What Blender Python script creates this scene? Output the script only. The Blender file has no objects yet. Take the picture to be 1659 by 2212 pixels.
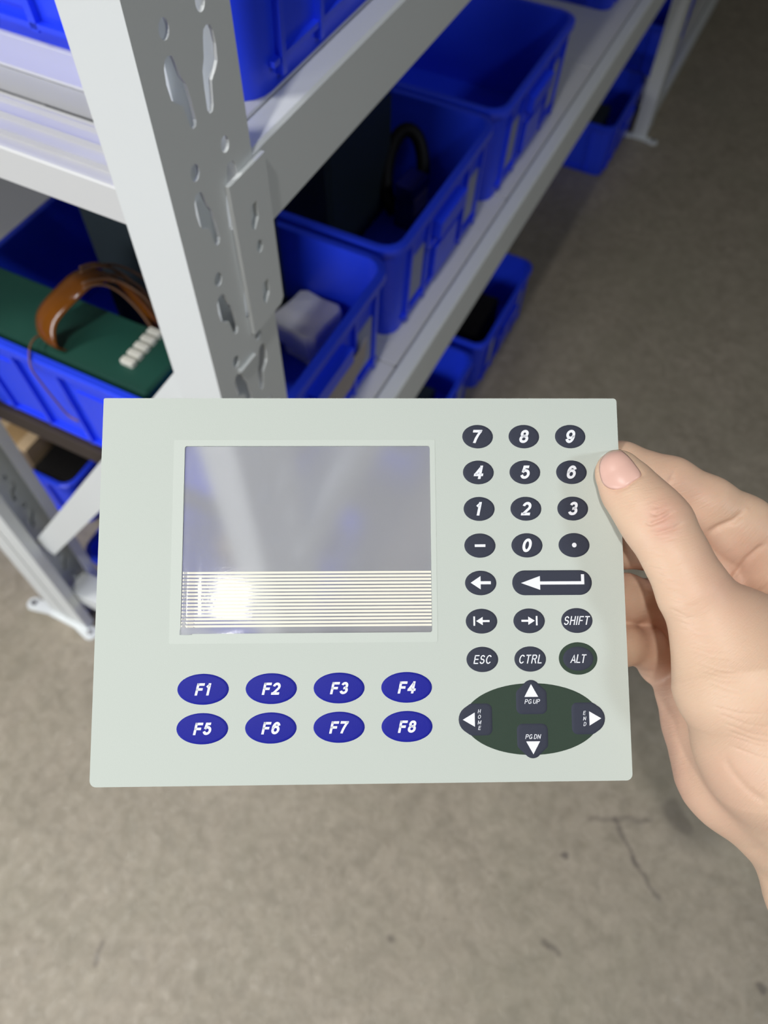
import bpy, math, random
import numpy as np
from mathutils import Matrix, Vector
from mathutils.geometry import tessellate_polygon
random.seed(7)
C = bpy.context.scene.collection

# ------------------------------------------------------------------ camera
# world: x = along the rack (away), y = into the rack, z = up; floor z = 0
FPX = 1680.0; CX, CY = 829.5, 1106.0; CAMH = 1.35
def _n(v):
    v = np.array(v, float); return v / np.linalg.norm(v)
_N = _n([-22, 1044, FPX]); _A = np.array([1590, -2666, FPX], float); _A = _n(_A - _N * _A.dot(_N)); _Z = -_N
R = np.stack([_A, np.cross(_Z, _A), _Z])        # camera axes (right, down, forward) -> world
CAM = np.array([0, 0, CAMH])
cam_d = bpy.data.cameras.new('camera'); cam = bpy.data.objects.new('camera', cam_d); C.objects.link(cam)
cam_d.sensor_fit = 'HORIZONTAL'; cam_d.sensor_width = 36.0; cam_d.lens = 36.0 * FPX / 1659.0
cam_d.clip_start = 0.02; cam_d.clip_end = 60
M = np.eye(4); M[:3, 0] = R @ [1, 0, 0]; M[:3, 1] = R @ [0, -1, 0]; M[:3, 2] = R @ [0, 0, -1]; M[:3, 3] = CAM
cam.matrix_world = Matrix(M.tolist())
cam_d.dof.use_dof = True; cam_d.dof.focus_distance = 0.272; cam_d.dof.aperture_fstop = 15.0
bpy.context.scene.camera = cam

# ------------------------------------------------------------------ world and lamps
sc = bpy.context.scene
w = bpy.data.worlds.new('world'); sc.world = w; w.use_nodes = True
w.node_tree.nodes['Background'].inputs[0].default_value = (1.0, 0.97, 0.84, 1)
w.node_tree.nodes['Background'].inputs[1].default_value = 0.05
def area(name, loc, target, size, power, col=(1, 1, 1), sy=None, spread=180):
    d = bpy.data.lights.new(name, 'AREA'); d.energy = power; d.color = col
    d.shape = 'RECTANGLE'; d.size = size; d.size_y = sy or size; d.spread = math.radians(spread)
    o = bpy.data.objects.new(name, d); C.objects.link(o); o.location = loc
    o.rotation_euler = (Vector(target) - Vector(loc)).to_track_quat('-Z', 'Y').to_euler()
    return o
area('aisle_fill', (-0.92, -0.02, 3.2), (-0.45, 0.05, 0), 0.10, 10.5, (1, 0.985, 0.95), spread=100)
area('aisle_fill', (-0.58, 1.55, 3.3), (-0.4, 1.0, 0), 0.45, 14, (1, 0.985, 0.95), spread=90)
area('daylight_opening', (-2.5, 1.35, 1.45), (0.2, 0.3, 0.9), 1.3, 33, (0.93, 0.96, 1.0), 1.3, spread=140)
area('aisle_fill', (0.1, -2.3, 3.2), (-0.2, -1.0, 0), 0.4, 14, (0.84, 0.92, 1.0), spread=130)  # unseen fill, added to brighten the aisle-side faces and the hand
sc.view_settings.view_transform = 'Standard'; sc.view_settings.look = 'None'
sc.view_settings.exposure = 0.0; sc.view_settings.gamma = 1.0; sc.view_settings.use_curve_mapping = False

# ------------------------------------------------------------------ helpers
def srgb(r, g, b):
    f = lambda c: (c / 255) / 12.92 if c / 255 <= 0.04045 else ((c / 255 + 0.055) / 1.055) ** 2.4
    return (f(r), f(g), f(b), 1)
def mat(name, col, rough=0.5, spec=0.5, metal=0, noise=0.0, nscale=20, bump=0.0, bscale=200, **kw):
    m = bpy.data.materials.new(name); m.use_nodes = True
    nt = m.node_tree; b = nt.nodes['Principled BSDF']
    b.inputs['Base Color'].default_value = col; b.inputs['Roughness'].default_value = rough
    b.inputs['Specular IOR Level'].default_value = spec; b.inputs['Metallic'].default_value = metal
    for k, v in kw.items(): b.inputs[k.replace('_', ' ')].default_value = v
    tc = nt.nodes.new('ShaderNodeTexCoord')
    if noise:
        n = nt.nodes.new('ShaderNodeTexNoise'); n.inputs['Scale'].default_value = nscale; n.inputs['Detail'].default_value = 5
        nt.links.new(tc.outputs['Object'], n.inputs['Vector'])
        hs = nt.nodes.new('ShaderNodeMapRange'); hs.inputs[3].default_value = 1 - noise; hs.inputs[4].default_value = 1 + noise
        nt.links.new(n.outputs['Fac'], hs.inputs[0])
        mx = nt.nodes.new('ShaderNodeVectorMath'); mx.operation = 'SCALE'; mx.inputs[0].default_value = col[:3]
        nt.links.new(hs.outputs[0], mx.inputs['Scale']); nt.links.new(mx.outputs[0], b.inputs['Base Color'])
    if bump:
        n2 = nt.nodes.new('ShaderNodeTexNoise'); n2.inputs['Scale'].default_value = bscale; n2.inputs['Detail'].default_value = 3
        nt.links.new(tc.outputs['Object'], n2.inputs['Vector'])
        bp = nt.nodes.new('ShaderNodeBump'); bp.inputs['Strength'].default_value = bump; bp.inputs['Distance'].default_value = 0.001
        nt.links.new(n2.outputs['Fac'], bp.inputs['Height']); nt.links.new(bp.outputs[0], b.inputs['Normal'])
    return m
class MB:
    def __init__(s): s.v = []; s.f = []
    def add(s, vs, fs):
        o = len(s.v); s.v += [tuple(map(float, p)) for p in vs]; s.f += [tuple(i + o for i in f) for f in fs]; return s
    def box(s, x0, x1, y0, y1, z0, z1, c=0.0):
        if c <= 0:
            vs = [(x, y, z) for z in (z0, z1) for y in (y0, y1) for x in (x0, x1)]
            return s.add(vs, [(0, 2, 3, 1), (4, 5, 7, 6), (0, 1, 5, 4), (2, 6, 7, 3), (0, 4, 6, 2), (1, 3, 7, 5)])
        # chamfered box
        vs = []; 
        for sx in (0, 1):
            for sy in (0, 1):
                for sz in (0, 1):
                    X = (x0, x1)[sx]; Y = (y0, y1)[sy]; Z = (z0, z1)[sz]; dx = (c, -c)[sx]; dy = (c, -c)[sy]; dz = (c, -c)[sz]
                    vs += [(X, Y + dy, Z + dz), (X + dx, Y, Z + dz), (X + dx, Y + dy, Z)]
        idx = lambda a, b, d, k: (a * 4 + b * 2 + d) * 3 + k
        fs = [(idx(0,0,0,0), idx(0,0,1,0), idx(0,1,1,0), idx(0,1,0,0)), (idx(1,0,0,0), idx(1,1,0,0), idx(1,1,1,0), idx(1,0,1,0)),
              (idx(0,0,0,1), idx(1,0,0,1), idx(1,0,1,1), idx(0,0,1,1)), (idx(0,1,0,1), idx(0,1,1,1), idx(1,1,1,1), idx(1,1,0,1)),
              (idx(0,0,0,2), idx(0,1,0,2), idx(1,1,0,2), idx(1,0,0,2)), (idx(0,0,1,2), idx(1,0,1,2), idx(1,1,1,2), idx(0,1,1,2))]
        for a in (0, 1):
            for b in (0, 1):
                fs.append((idx(a,b,0,0), idx(a,b,0,1), idx(a,b,1,1), idx(a,b,1,0)))
                fs.append((idx(a,0,b,0), idx(a,1,b,0), idx(a,1,b,2), idx(a,0,b,2)))
                fs.append((idx(0,a,b,1), idx(1,a,b,1), idx(1,a,b,2), idx(0,a,b,2)))
                for d in (0, 1): fs.append((idx(a,b,d,0), idx(a,b,d,1), idx(a,b,d,2)))
        return s.add(vs, fs)
    def plate(s, outer, holes, t0, t1, place):
        """flat plate: 2-D outline with holes, between offsets t0 and t1; place(u, v, t) -> point"""
        loops = [outer] + holes
        tri = tessellate_polygon([[Vector((p[0], p[1], 0)) for p in l] for l in loops])
        flat = [p for l in loops for p in l]; n = len(flat)
        vs = [place(u, v, t0) for u, v in flat] + [place(u, v, t1) for u, v in flat]
        fs = [tuple(t) for t in tri] + [tuple(i + n for i in reversed(t)) for t in tri]
        k = 0
        for l in loops:
            m = len(l)
            for i in range(m): fs.append((k + i, k + (i + 1) % m, k + (i + 1) % m + n, k + i + n))
            k += m
        return s.add(vs, fs)
    def tube(s, pts, r, seg=10, cap=True):
        pts = [Vector(p) for p in pts]; rr = r if isinstance(r, (list, tuple)) else [r] * len(pts)
        rings = []; up = Vector((0.13, 0.31, 0.94))
        for i, p in enumerate(pts):
            d = (pts[min(i + 1, len(pts) - 1)] - pts[max(i - 1, 0)]).normalized()
            a = d.cross(up); a = a.normalized() if a.length > 1e-4 else Vector((1, 0, 0)); up = a.cross(d).normalized()
            rings.append([p + rr[i] * (math.cos(t) * a + math.sin(t) * up) for t in [2 * math.pi * k / seg for k in range(seg)]])
        vs = [q for g in rings for q in g]; fs = []
        for i in range(len(rings) - 1):
            for k in range(seg): fs.append((i*seg+k, i*seg+(k+1)%seg, (i+1)*seg+(k+1)%seg, (i+1)*seg+k))
        if cap: fs += [tuple(range(seg))[::-1], tuple((len(rings)-1)*seg + k for k in range(seg))]
        return s.add(vs, fs)
    def profile(s, prof, y0, y1, closed=True):
        """x-z profile swept along y"""
        n = len(prof); vs = [(x, y0, z) for x, z in prof] + [(x, y1, z) for x, z in prof]
        fs = [(i, (i+1) % n, (i+1) % n + n, i + n) for i in range(n if closed else n - 1)]
        if closed:
            tri = tessellate_polygon([[Vector((x, z, 0)) for x, z in prof]])
            fs += [tuple(t) for t in tri] + [tuple(i + n for i in t) for t in tri]
        return s.add(vs, fs)
    def build(s, name, m, parent=None, smooth=False, loc=None, bevel=0):
        me = bpy.data.meshes.new(name); me.from_pydata(s.v, [], s.f); me.update()
        import bmesh
        bm = bmesh.new(); bm.from_mesh(me); bmesh.ops.recalc_face_normals(bm, faces=bm.faces); bm.to_mesh(me); bm.free()
        return link(name, me, m, parent, smooth, loc, bevel)
def link(name, me, m, parent=None, smooth=False, loc=None, bevel=0):
    if m and not me.materials: me.materials.append(m)
    if smooth:
        me.polygons.foreach_set('use_smooth', [True] * len(me.polygons))
        if smooth != 'all': me.set_sharp_from_angle(angle=math.radians(35))
    o = bpy.data.objects.new(name, me); C.objects.link(o); o.parent = parent
    if loc: o.location = loc
    if bevel:
        b = o.modifiers.new('bevel', 'BEVEL'); b.width = bevel; b.segments = 2; b.limit_method = 'ANGLE'
    return o
def thing(name, label, cat, loc=(0, 0, 0), group=None):
    o = bpy.data.objects.new(name, None); C.objects.link(o); o.location = loc; o.empty_display_size = 0.05
    return tag(o, label, cat, group)
def tag(o, label, cat, group=None, kind=None):
    if label: o['label'] = label
    if cat: o['category'] = cat
    if group: o['group'] = group
    if kind: o['kind'] = kind
    return o
def kids(o): return [c for c in bpy.data.objects if c.parent == o]
def copy_thing(root, loc, label):
    r = root.copy(); C.objects.link(r); r.location = loc; r['label'] = label
    for ch in kids(root):
        c = ch.copy(); C.objects.link(c); c.parent = r
        for g in kids(ch):
            d = g.copy(); C.objects.link(d); d.parent = c
    return r
def rrect(x0, x1, y0, y1, r, seg=5):
    if not isinstance(r, (list, tuple)): r = [r] * 4     # bl br tr tl
    out = []
    for (cx, cy, a0), q in zip(((x0, y0, 180), (x1, y0, 270), (x1, y1, 0), (x0, y1, 90)), r):
        ccx = cx + q if cx == x0 else cx - q; ccy = cy + q if cy == y0 else cy - q
        for k in range(seg + 1):
            a = math.radians(a0 + 90 * k / seg); out.append((ccx + q * math.cos(a), ccy + q * math.sin(a)))
    return out
def ellipse(cx, cy, rx, ry, n=40): return [(cx + rx * math.cos(2*math.pi*k/n), cy + ry * math.sin(2*math.pi*k/n)) for k in range(n)]

# ------------------------------------------------------------------ materials
paint = mat('grey_rack_paint', srgb(224, 228, 229), 0.42, 0.4, noise=0.03, nscale=6, bump=0.05, bscale=900)
deckm = mat('deck_paint', srgb(214, 215, 216), 0.38, 0.45, noise=0.03, nscale=8)
inside_m = mat('rack_inner_paint', srgb(205, 206, 205), 0.5, 0.3)
blue = mat('blue_plastic', (0.018, 0.060, 0.90, 1), 0.34, 0.45, noise=0.06, nscale=12, bump=0.08, bscale=500)
brown = mat('shade_brown_rail', srgb(50, 38, 31), 0.7, noise=0.15, nscale=40)
green_m = mat('dark_green_case', srgb(28, 78, 66), 0.45, 0.5, noise=0.08, nscale=30)
dark_m = mat('charcoal_case', srgb(34, 44, 50), 0.5, 0.4, noise=0.08, nscale=30)
black_m = mat('black_rubber', srgb(15, 13, 13), 0.6, 0.25, noise=0.1)
foam_m = mat('white_foam', srgb(250, 245, 236), 0.9, 0.1, noise=0.04, nscale=60, bump=0.4, bscale=500)
card_m = mat('blue_grey_card', srgb(150, 155, 185), 0.6, noise=0.05)
paper_m = mat('worn_grey_paper', srgb(170, 160, 158), 0.8, noise=0.12, nscale=40)
kraft = mat('cardboard', srgb(196, 170, 135), 0.85, noise=0.08, nscale=30)
steel = mat('bright_screw', srgb(200, 200, 205), 0.25, 0.5, 1.0, noise=0.03)
white_pl = mat('white_connector', srgb(228, 226, 215), 0.5, noise=0.04)
amber = mat('amber_film', (0.24, 0.075, 0.006, 1), 0.16, 0.7, noise=0.25, nscale=30, Transmission_Weight=0.25)
wire_m = mat('brown_wire', srgb(120, 85, 60), 0.5, noise=0.1)

# ------------------------------------------------------------------ floor
def floor_material():
    m = bpy.data.materials.new('worn_concrete'); m.use_nodes = True; nt = m.node_tree; N = nt.nodes; L = nt.links
    b = N['Principled BSDF']; g = N.new('ShaderNodeNewGeometry'); pos = g.outputs['Position']
    def noise(scale, detail=5, rough=0.6, dist=0.0):
        n = N.new('ShaderNodeTexNoise'); n.inputs['Scale'].default_value = scale; n.inputs['Detail'].default_value = detail
        n.inputs['Roughness'].default_value = rough; n.inputs['Distortion'].default_value = dist; L.new(pos, n.inputs['Vector']); return n.outputs['Fac']
    def ramp(src, stops):
        r = N.new('ShaderNodeValToRGB'); L.new(src, r.inputs[0]); e = r.color_ramp.elements
        while len(e) < len(stops): e.new(0.5)
        for q, (p, c) in zip(e, stops): q.position = p; q.color = c
        return r.outputs[0]
    def mixc(fac, a, c, mode='MIX'):
        x = N.new('ShaderNodeMix'); x.data_type = 'RGBA'; x.blend_type = mode
        if isinstance(fac, float): x.inputs[0].default_value = fac
        else: L.new(fac, x.inputs[0])
        for s, i in ((a, 6), (c, 7)):
            if isinstance(s, tuple): x.inputs[i].default_value = s
            else: L.new(s, x.inputs[i])
        return x.outputs[2]
    def math_(op, a, c=None, clamp=False):
        x = N.new('ShaderNodeMath'); x.operation = op; x.use_clamp = clamp
        for s, i in ((a, 0), (c, 1)):
            if s is None: continue
            if isinstance(s, (int, float)): x.inputs[i].default_value = s
            else: L.new(s, x.inputs[i])
        return x.outputs[0]
    base = ramp(noise(9, 6, 0.65, 0.4), [(0.3, srgb(136, 127, 111)), (0.5, srgb(153, 143, 127)), (0.72, srgb(172, 161, 145))])
    base = mixc(0.55, base, ramp(noise(38, 5, 0.7, 0.6), [(0.32, srgb(131, 123, 108)), (0.62, srgb(169, 158, 142))]))
    base = mixc(ramp(noise(3.2, 4, 0.6, 1.0), [(0.42, (0, 0, 0, 1)), (0.7, (0.35, 0.35, 0.35, 1))]), base, srgb(142, 138, 118))
    base = mixc(ramp(noise(85, 3, 0.6), [(0.60, (0, 0, 0, 1)), (0.74, (0.4, 0.4, 0.4, 1))]), base, srgb(118, 108, 98))
    # stains and hairline cracks with a place of their own on the slab
    sep = N.new('ShaderNodeSeparateXYZ'); L.new(pos, sep.inputs[0]); wob = noise(30, 4, 0.6)
    def seg_mask(ax, ay, bx, by, wd, soft, wamp=0.012):
        L2 = math.hypot(bx - ax, by - ay); ux, uy = (bx - ax) / L2, (by - ay) / L2
        dx = math_('SUBTRACT', sep.outputs[0], ax); dy = math_('SUBTRACT', sep.outputs[1], ay)
        al = math_('ADD', math_('MULTIPLY', dx, ux), math_('MULTIPLY', dy, uy))
        ac = math_('ADD', math_('MULTIPLY', dx, -uy), math_('MULTIPLY', dy, ux))
        ac = math_('ADD', ac, math_('MULTIPLY', math_('SUBTRACT', wob, 0.5), wamp * 2))
        t = math_('MINIMUM', math_('MAXIMUM', al, 0.0), L2)
        d = math_('SQRT', math_('ADD', math_('POWER', math_('ABSOLUTE', math_('SUBTRACT', al, t)), 2.0), math_('POWER', math_('ABSOLUTE', ac), 2.0)))
        r = N.new('ShaderNodeMapRange'); L.new(d, r.inputs[0]); r.inputs[1].default_value = wd; r.inputs[2].default_value = wd + soft
        r.inputs[3].default_value = 1; r.inputs[4].default_value = 0; return r.outputs[0]
    for a in FLOOR_MARKS:
        base = mixc(math_('MULTIPLY', seg_mask(*a[:6], *(a[7:8] or (0.012,))), a[6]), base, srgb(78, 70, 66))
    L.new(base, b.inputs['Base Color'])
    rg = ramp(noise(55, 6, 0.7, 0.5), [(0.35, (0.26, 0.26, 0.26, 1)), (0.65, (0.55, 0.55, 0.55, 1))]); L.new(rg, b.inputs['Roughness'])
    b.inputs['Specular IOR Level'].default_value = 0.5
    bp = N.new('ShaderNodeBump'); bp.inputs['Strength'].default_value = 0.5; bp.inputs['Distance'].default_value = 0.004
    L.new(noise(48, 6, 0.75, 0.4), bp.inputs['Height']); L.new(bp.outputs[0], b.inputs['Normal'])
    return m
def onz(px, py, z=0.0):
    r = R @ np.array([px - CX, py - CY, FPX]); p = CAM + r * (z - CAM[2]) / r[2]; return float(p[0]), float(p[1])
def fm(p, q, wd, soft, k, wob=0.012): return (*onz(*p), *onz(*q), wd, soft, k, wob)
FLOOR_MARKS = [fm((1330, 1768), (1375, 1870), .0012, .004, .55), fm((1375, 1870), (1425, 1940), .001, .004, .5),
               fm((1275, 1768), (1405, 1772), .0012, .006, .4), fm((1452, 1748), (1478, 1785), .012, .007, .35),
               fm((1216, 1850), (1219, 1853), .003, .004, .7), fm((842, 2028), (845, 2031), .002, .005, .5),
               fm((1175, 2035), (1205, 2060), .002, .005, .5), fm((1642, 2130), (1648, 2136), .004, .005, .6),
               fm((220, 2035), (206, 2085), .001, .004, .5), fm((1370, 1855), (1372, 1862), .001, .004, .5)]
f = MB().box(-8, 16, -12, 10, -0.1, 0)
tag(f.build('floor', floor_material()), None, None, kind='structure')

# ------------------------------------------------------------------ storage rack
X0, Y0 = 0.2744, 0.2638; PW, PD, T = 0.0778, 0.039, 0.0022
YB = 0.776                      # outer face of the rear uprights
PITCH = 0.0752
rack = thing('shelving_rack', 'light grey steel storage rack with slotted uprights beside the aisle', 'rack', (X0, Y0, 0))
rack.location = (0, 0, 0)
def slot_holes(za, zb):
    z = zb - .012; c = PW / 2; holes = []
    pts = [(-.0212, -.0160), (-.0196, -.0128), (-.0166, -.0116), (-.0136, -.0128), (-.0122, -.0160), (-.0100, -.0250), (-.0072, -.0300), (-.0060, -.0380),
           (-.0052, -.0500), (-.0066, -.0528), (-.0094, -.0528), (-.0112, -.0500), (-.0134, -.0380), (-.0180, -.0345), (-.0208, -.0315), (-.0220, -.0230)]
    for s in (1, -1):
        holes.append(ellipse(c - s * .0150, z, .0040, .0050, 16))
        q = [(c + s * a, z + b) for a, b in pts]
        holes.append(q if s > 0 else q[::-1])
    return holes
def upright(px, py, z1, parent, face=-1, holes=True, name='upright_post'):
    """channel post; px,py = outer corner of the slotted face; face -1: slots look to -y, +1: to +y"""
    o = MB(); z0 = 0.004
    pl = lambda u, v, t: (px + u, py + face * -1 * t, v)
    cuts = [z0] + ([z for z in (1.1585 + .012 + k * PITCH for k in range(-15, 11)) if z0 + .01 < z < z1 - .01] if holes else []) + [z1]
    for za, zb in zip(cuts[:-1], cuts[1:]):
        o.plate([(0, za), (PW, za), (PW, zb), (0, zb)], slot_holes(za, zb) if holes and zb - za > PITCH - .001 else [], 0, T, pl)
    yy = lambda t: py - face * t
    a, b = sorted((yy(T), yy(PD)));
    o.box(px, px + T, a, b, z0, z1); o.box(px + PW - T, px + PW, a, b, z0, z1)
    a, b = sorted((yy(PD - T), yy(PD)))
    o.box(px + T, px + 0.018, a, b, z0, z1); o.box(px + PW - 0.018, px + PW - T, a, b, z0, z1)
    return o.build(name, paint, parent)
def foot(px, yc, parent, bolts=.0655):
    """foot plate with two bolted ears beside the upright"""
    x0 = px - 0.004; x1 = px + PW + 0.010; B = bolts; r = .0135
    out = [(x0 + .016, yc - B + .030), (x0 + .014, yc - B + .016)] + [(x0 + r * math.cos(t), yc - B + r * math.sin(t)) for t in np.linspace(.5, -3.6, 10)] + \
          [(x0 - .008, yc - B + .022), (x0 - .005, yc - B + .034), (x0 - .005, yc + B - .034), (x0 - .008, yc + B - .022)] + \
          [(x0 + r * math.cos(t), yc + B + r * math.sin(t)) for t in np.linspace(3.6, -.5, 10)] + [(x0 + .014, yc + B - .016), (x0 + .016, yc + B - .030), (x1, yc + B - .034), (x1, yc - B + .034)]
    p = MB().plate(out, [], 0.0, 0.0035, lambda u, v, t: (u, v, t + 0.0003)).build('foot_plate', paint, parent)
    for s in (-1, 1): MB().tube([(x0, yc + s * B, .002), (x0, yc + s * B, .009)], .0055, 6).build('anchor_bolt', steel, p)
XF = 2.25
upright(X0, Y0, 1.95, rack)
upright(XF, Y0, 1.95, rack)
upright(X0, YB, 1.95, rack, 1)
upright(XF, YB, 1.95, rack, 1, holes=False)
foot(X0, Y0 + .02, rack); foot(XF, Y0 + .02, rack, .045); foot(X0, YB + .018, rack)
# long beams with end connector plates
def beam(z0, z1, y, parent, x0=X0 + PW, x1=XF, connectors=True, front=True, name='front_beam'):
    s = 1 if front else -1
    ya, yb = sorted((y, y + s * 0.0215))
    b = MB().box(x0 - 0.001, x1, ya, yb, z0, z1, 0.0022).build(name, paint, parent)
    if connectors:
        for side in (0, 1):
            xi = x0 + 0.0085 if side == 0 else x1 - 0.0085
            xo = x0 - 0.0315 if side == 0 else x1 + 0.0315
            xa, xb = min(xi, xo), max(xi, xo); zt = z1 - 0.0035; zb = z0 - 0.064
            hl = []
            for zz in (z1 - 0.036, zb + 0.025):
                c0 = (xa + xb) / 2
                hl.append([(c0 - .004, zz - .008), (c0 - .001, zz - .010), (c0 + .0045, zz - .004), (c0 + .0045, zz + .008), (c0 - .004, zz + .008)])
            hl.append(ellipse((xa + xb) / 2 + .001, (zt + zb) / 2 + .003, .0035, .0048, 14))
            MB().plate([(xa, zb), (xb - .004, zb), (xb, zb + .004), (xb, zt), (xa, zt)], hl, 0, 0.003,
                       lambda u, v, t: (u, y - s * 0.0005 - s * t, v)).build('beam_connector', paint, b)
    return b
UZ0, UZ1 = 1.005, 1.0645
beam(UZ0, UZ1, Y0, rack); beam(UZ0, UZ1, YB, rack, front=False, connectors=False, name='rear_beam')
LZ0, LZ1 = 0.535, 0.606
beam(LZ0, LZ1, Y0, rack); beam(LZ0, LZ1, YB, rack, front=False, connectors=False, name='rear_beam')
# decks: folded panels
def deck(z, parent, xs, y0=Y0 + 0.0232, y1=YB - 0.0232):
    for xa, xb in zip(xs[:-1], xs[1:]):
        g = 0.0008
        o = MB()
        o.box(xa + g, xb - g, y0, y1, z - 0.0025, z, 0.001)
        o.box(xa + g, xb - g, y0, y0 + 0.002, z - 0.022, z - 0.0026); o.box(xa + g, xb - g, y1 - 0.002, y1, z - 0.022, z - 0.0026)
        o.box(xa + g, xa + g + 0.002, y0, y1, z - 0.021, z - 0.0026); o.box(xb - g - .002, xb - g, y0, y1, z - 0.021, z - 0.0026)
        o.box(xa + .03, xa + .04, y0 + .02, y1 - .02, z - 0.004, z + 0.0004, .0004)
        o.build('deck_panel', deckm, parent)
deck(UZ1 - 0.0015, rack, [0.3594, 0.62, 1.0, 1.4, 1.8, XF])
deck(LZ1 - 0.0008, rack, [0.356, 0.62, 1.0, 1.4, 1.8, XF], y0=Y0 + 0.0235)
# stepped side rail at the near end of the upper level
pr = [(X0, 1.052), (X0, 1.0750), (X0 + .001, 1.0763), (X0 + .003, 1.0763), (.2790, 1.0745), (.2810, 1.0660), (.2950, 1.0655), (.2965, 1.0685), (.2990, 1.0685), (.3005, 1.0600), (.3160, 1.0590), (.3180, 1.0620), (.3205, 1.0615),
      (.3225, 1.0520), (.3400, 1.0500), (.3420, 1.0525), (.3440, 1.0520), (.3455, 1.0440), (.3585, 1.0420), (.3585, 1.036), (.320, 1.040), (.285, 1.052)]
MB().profile(pr, Y0 + PD, YB - PD).build('side_rail', deckm, rack)
o = MB().box(0.337, 0.3475, Y0 + PD, YB - PD, .574, .6045, .001).build('lower_side_rail', brown, rack)  # rail sits in shadow; that shade is put into its dark brown colour
o['label'] = 'side rail under the lower deck, its shade painted in as dark brown'
# diagonal and horizontal braces of the near end frame
def strut(p, q, wd, dp, parent, name):
    p = Vector(p); q = Vector(q); d = (q - p).normalized(); nx = Vector((1, 0, 0)); up = d.cross(nx).normalized()
    o = MB(); 
    for (a0, a1, b0, b1) in ((-wd/2, wd/2, 0, .0018), (-wd/2, -wd/2 + .0018, .0018, dp), (wd/2 - .0018, wd/2, .0018, dp)):
        vs = [e + nx * b + up * a for e in (p, q) for a in (a0, a1) for b in (b0, b1)]
        o.add(vs, [(0, 1, 3, 2), (4, 6, 7, 5), (0, 4, 5, 1), (2, 3, 7, 6), (0, 2, 6, 4), (1, 5, 7, 3)])
    return o.build(name, paint, parent)
strut((X0 + .024, .276, 0.933), (X0 + .024, .735, 0.275), .036, .02, rack, 'diagonal_brace')
strut((X0 + .020, Y0 + .025, 0.100), (X0 + .020, YB - .025, 0.100), .036, .04, rack, 'horizontal_brace')
MB().box(X0 + .020, X0 + .062, Y0 + PD, YB - PD, 0.1175, 0.1195).build('brace_flange', paint, rack)

# the rack standing back to back behind it
rack2 = thing('shelving_rack', 'second light grey rack standing back to back behind the slotted one', 'rack')
YC = YB + 0.004
upright(X0, YC, 1.95, rack2, holes=True)
upright(XF, YC, 1.95, rack2, holes=False)
upright(X0, YC + .5, 1.95, rack2, 1, holes=False); upright(XF, YC + .5, 1.95, rack2, 1, holes=False)
for z0, z1 in ((LZ0, LZ1), (UZ0, UZ1)):
    beam(z0, z1, YC, rack2, connectors=False); beam(z0, z1, YC + .5, rack2, front=False, connectors=False, name='rear_beam')
deck(LZ1 - 0.0008, rack2, [0.36, 0.8, 1.3, 1.8, XF], YC + .0235, YC + .477)
deck(UZ1 - 0.0008, rack2, [0.36, 0.8, 1.3, 1.8, XF], YC + .0235, YC + .477)

# next bay along the aisle: low beam near the floor
rack3 = thing('shelving_rack', 'far bay of the rack with a low beam near the floor, beyond the far upright', 'rack')
XG = XF + PW + 0.002
upright(XG + 1.9, Y0, 1.95, rack3, holes=False); upright(XG + 1.9, YB, 1.95, rack3, 1, holes=False)
beam(0.005, 0.05, Y0 + .006, rack3, XG + 0.02, XG + 1.9, connectors=False)
beam(0.005, 0.05, YB, rack3, XG + .02, XG + 1.9, connectors=False, front=False, name='rear_beam')
deck(0.052, rack3, [XG + .02, XG + .5, XG + 1.0, XG + 1.5, XG + 1.9], Y0 + .029)
beam(LZ0, LZ1, Y0, rack3, XG, XG + 1.9, connectors=False)
beam(LZ0, LZ1, YB, rack3, XG, XG + 1.9, connectors=False, front=False, name='rear_beam')
deck(LZ1 - 0.0008, rack3, [XG, XG + .5, XG + 1.0, XG + 1.5, XG + 1.9])

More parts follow.
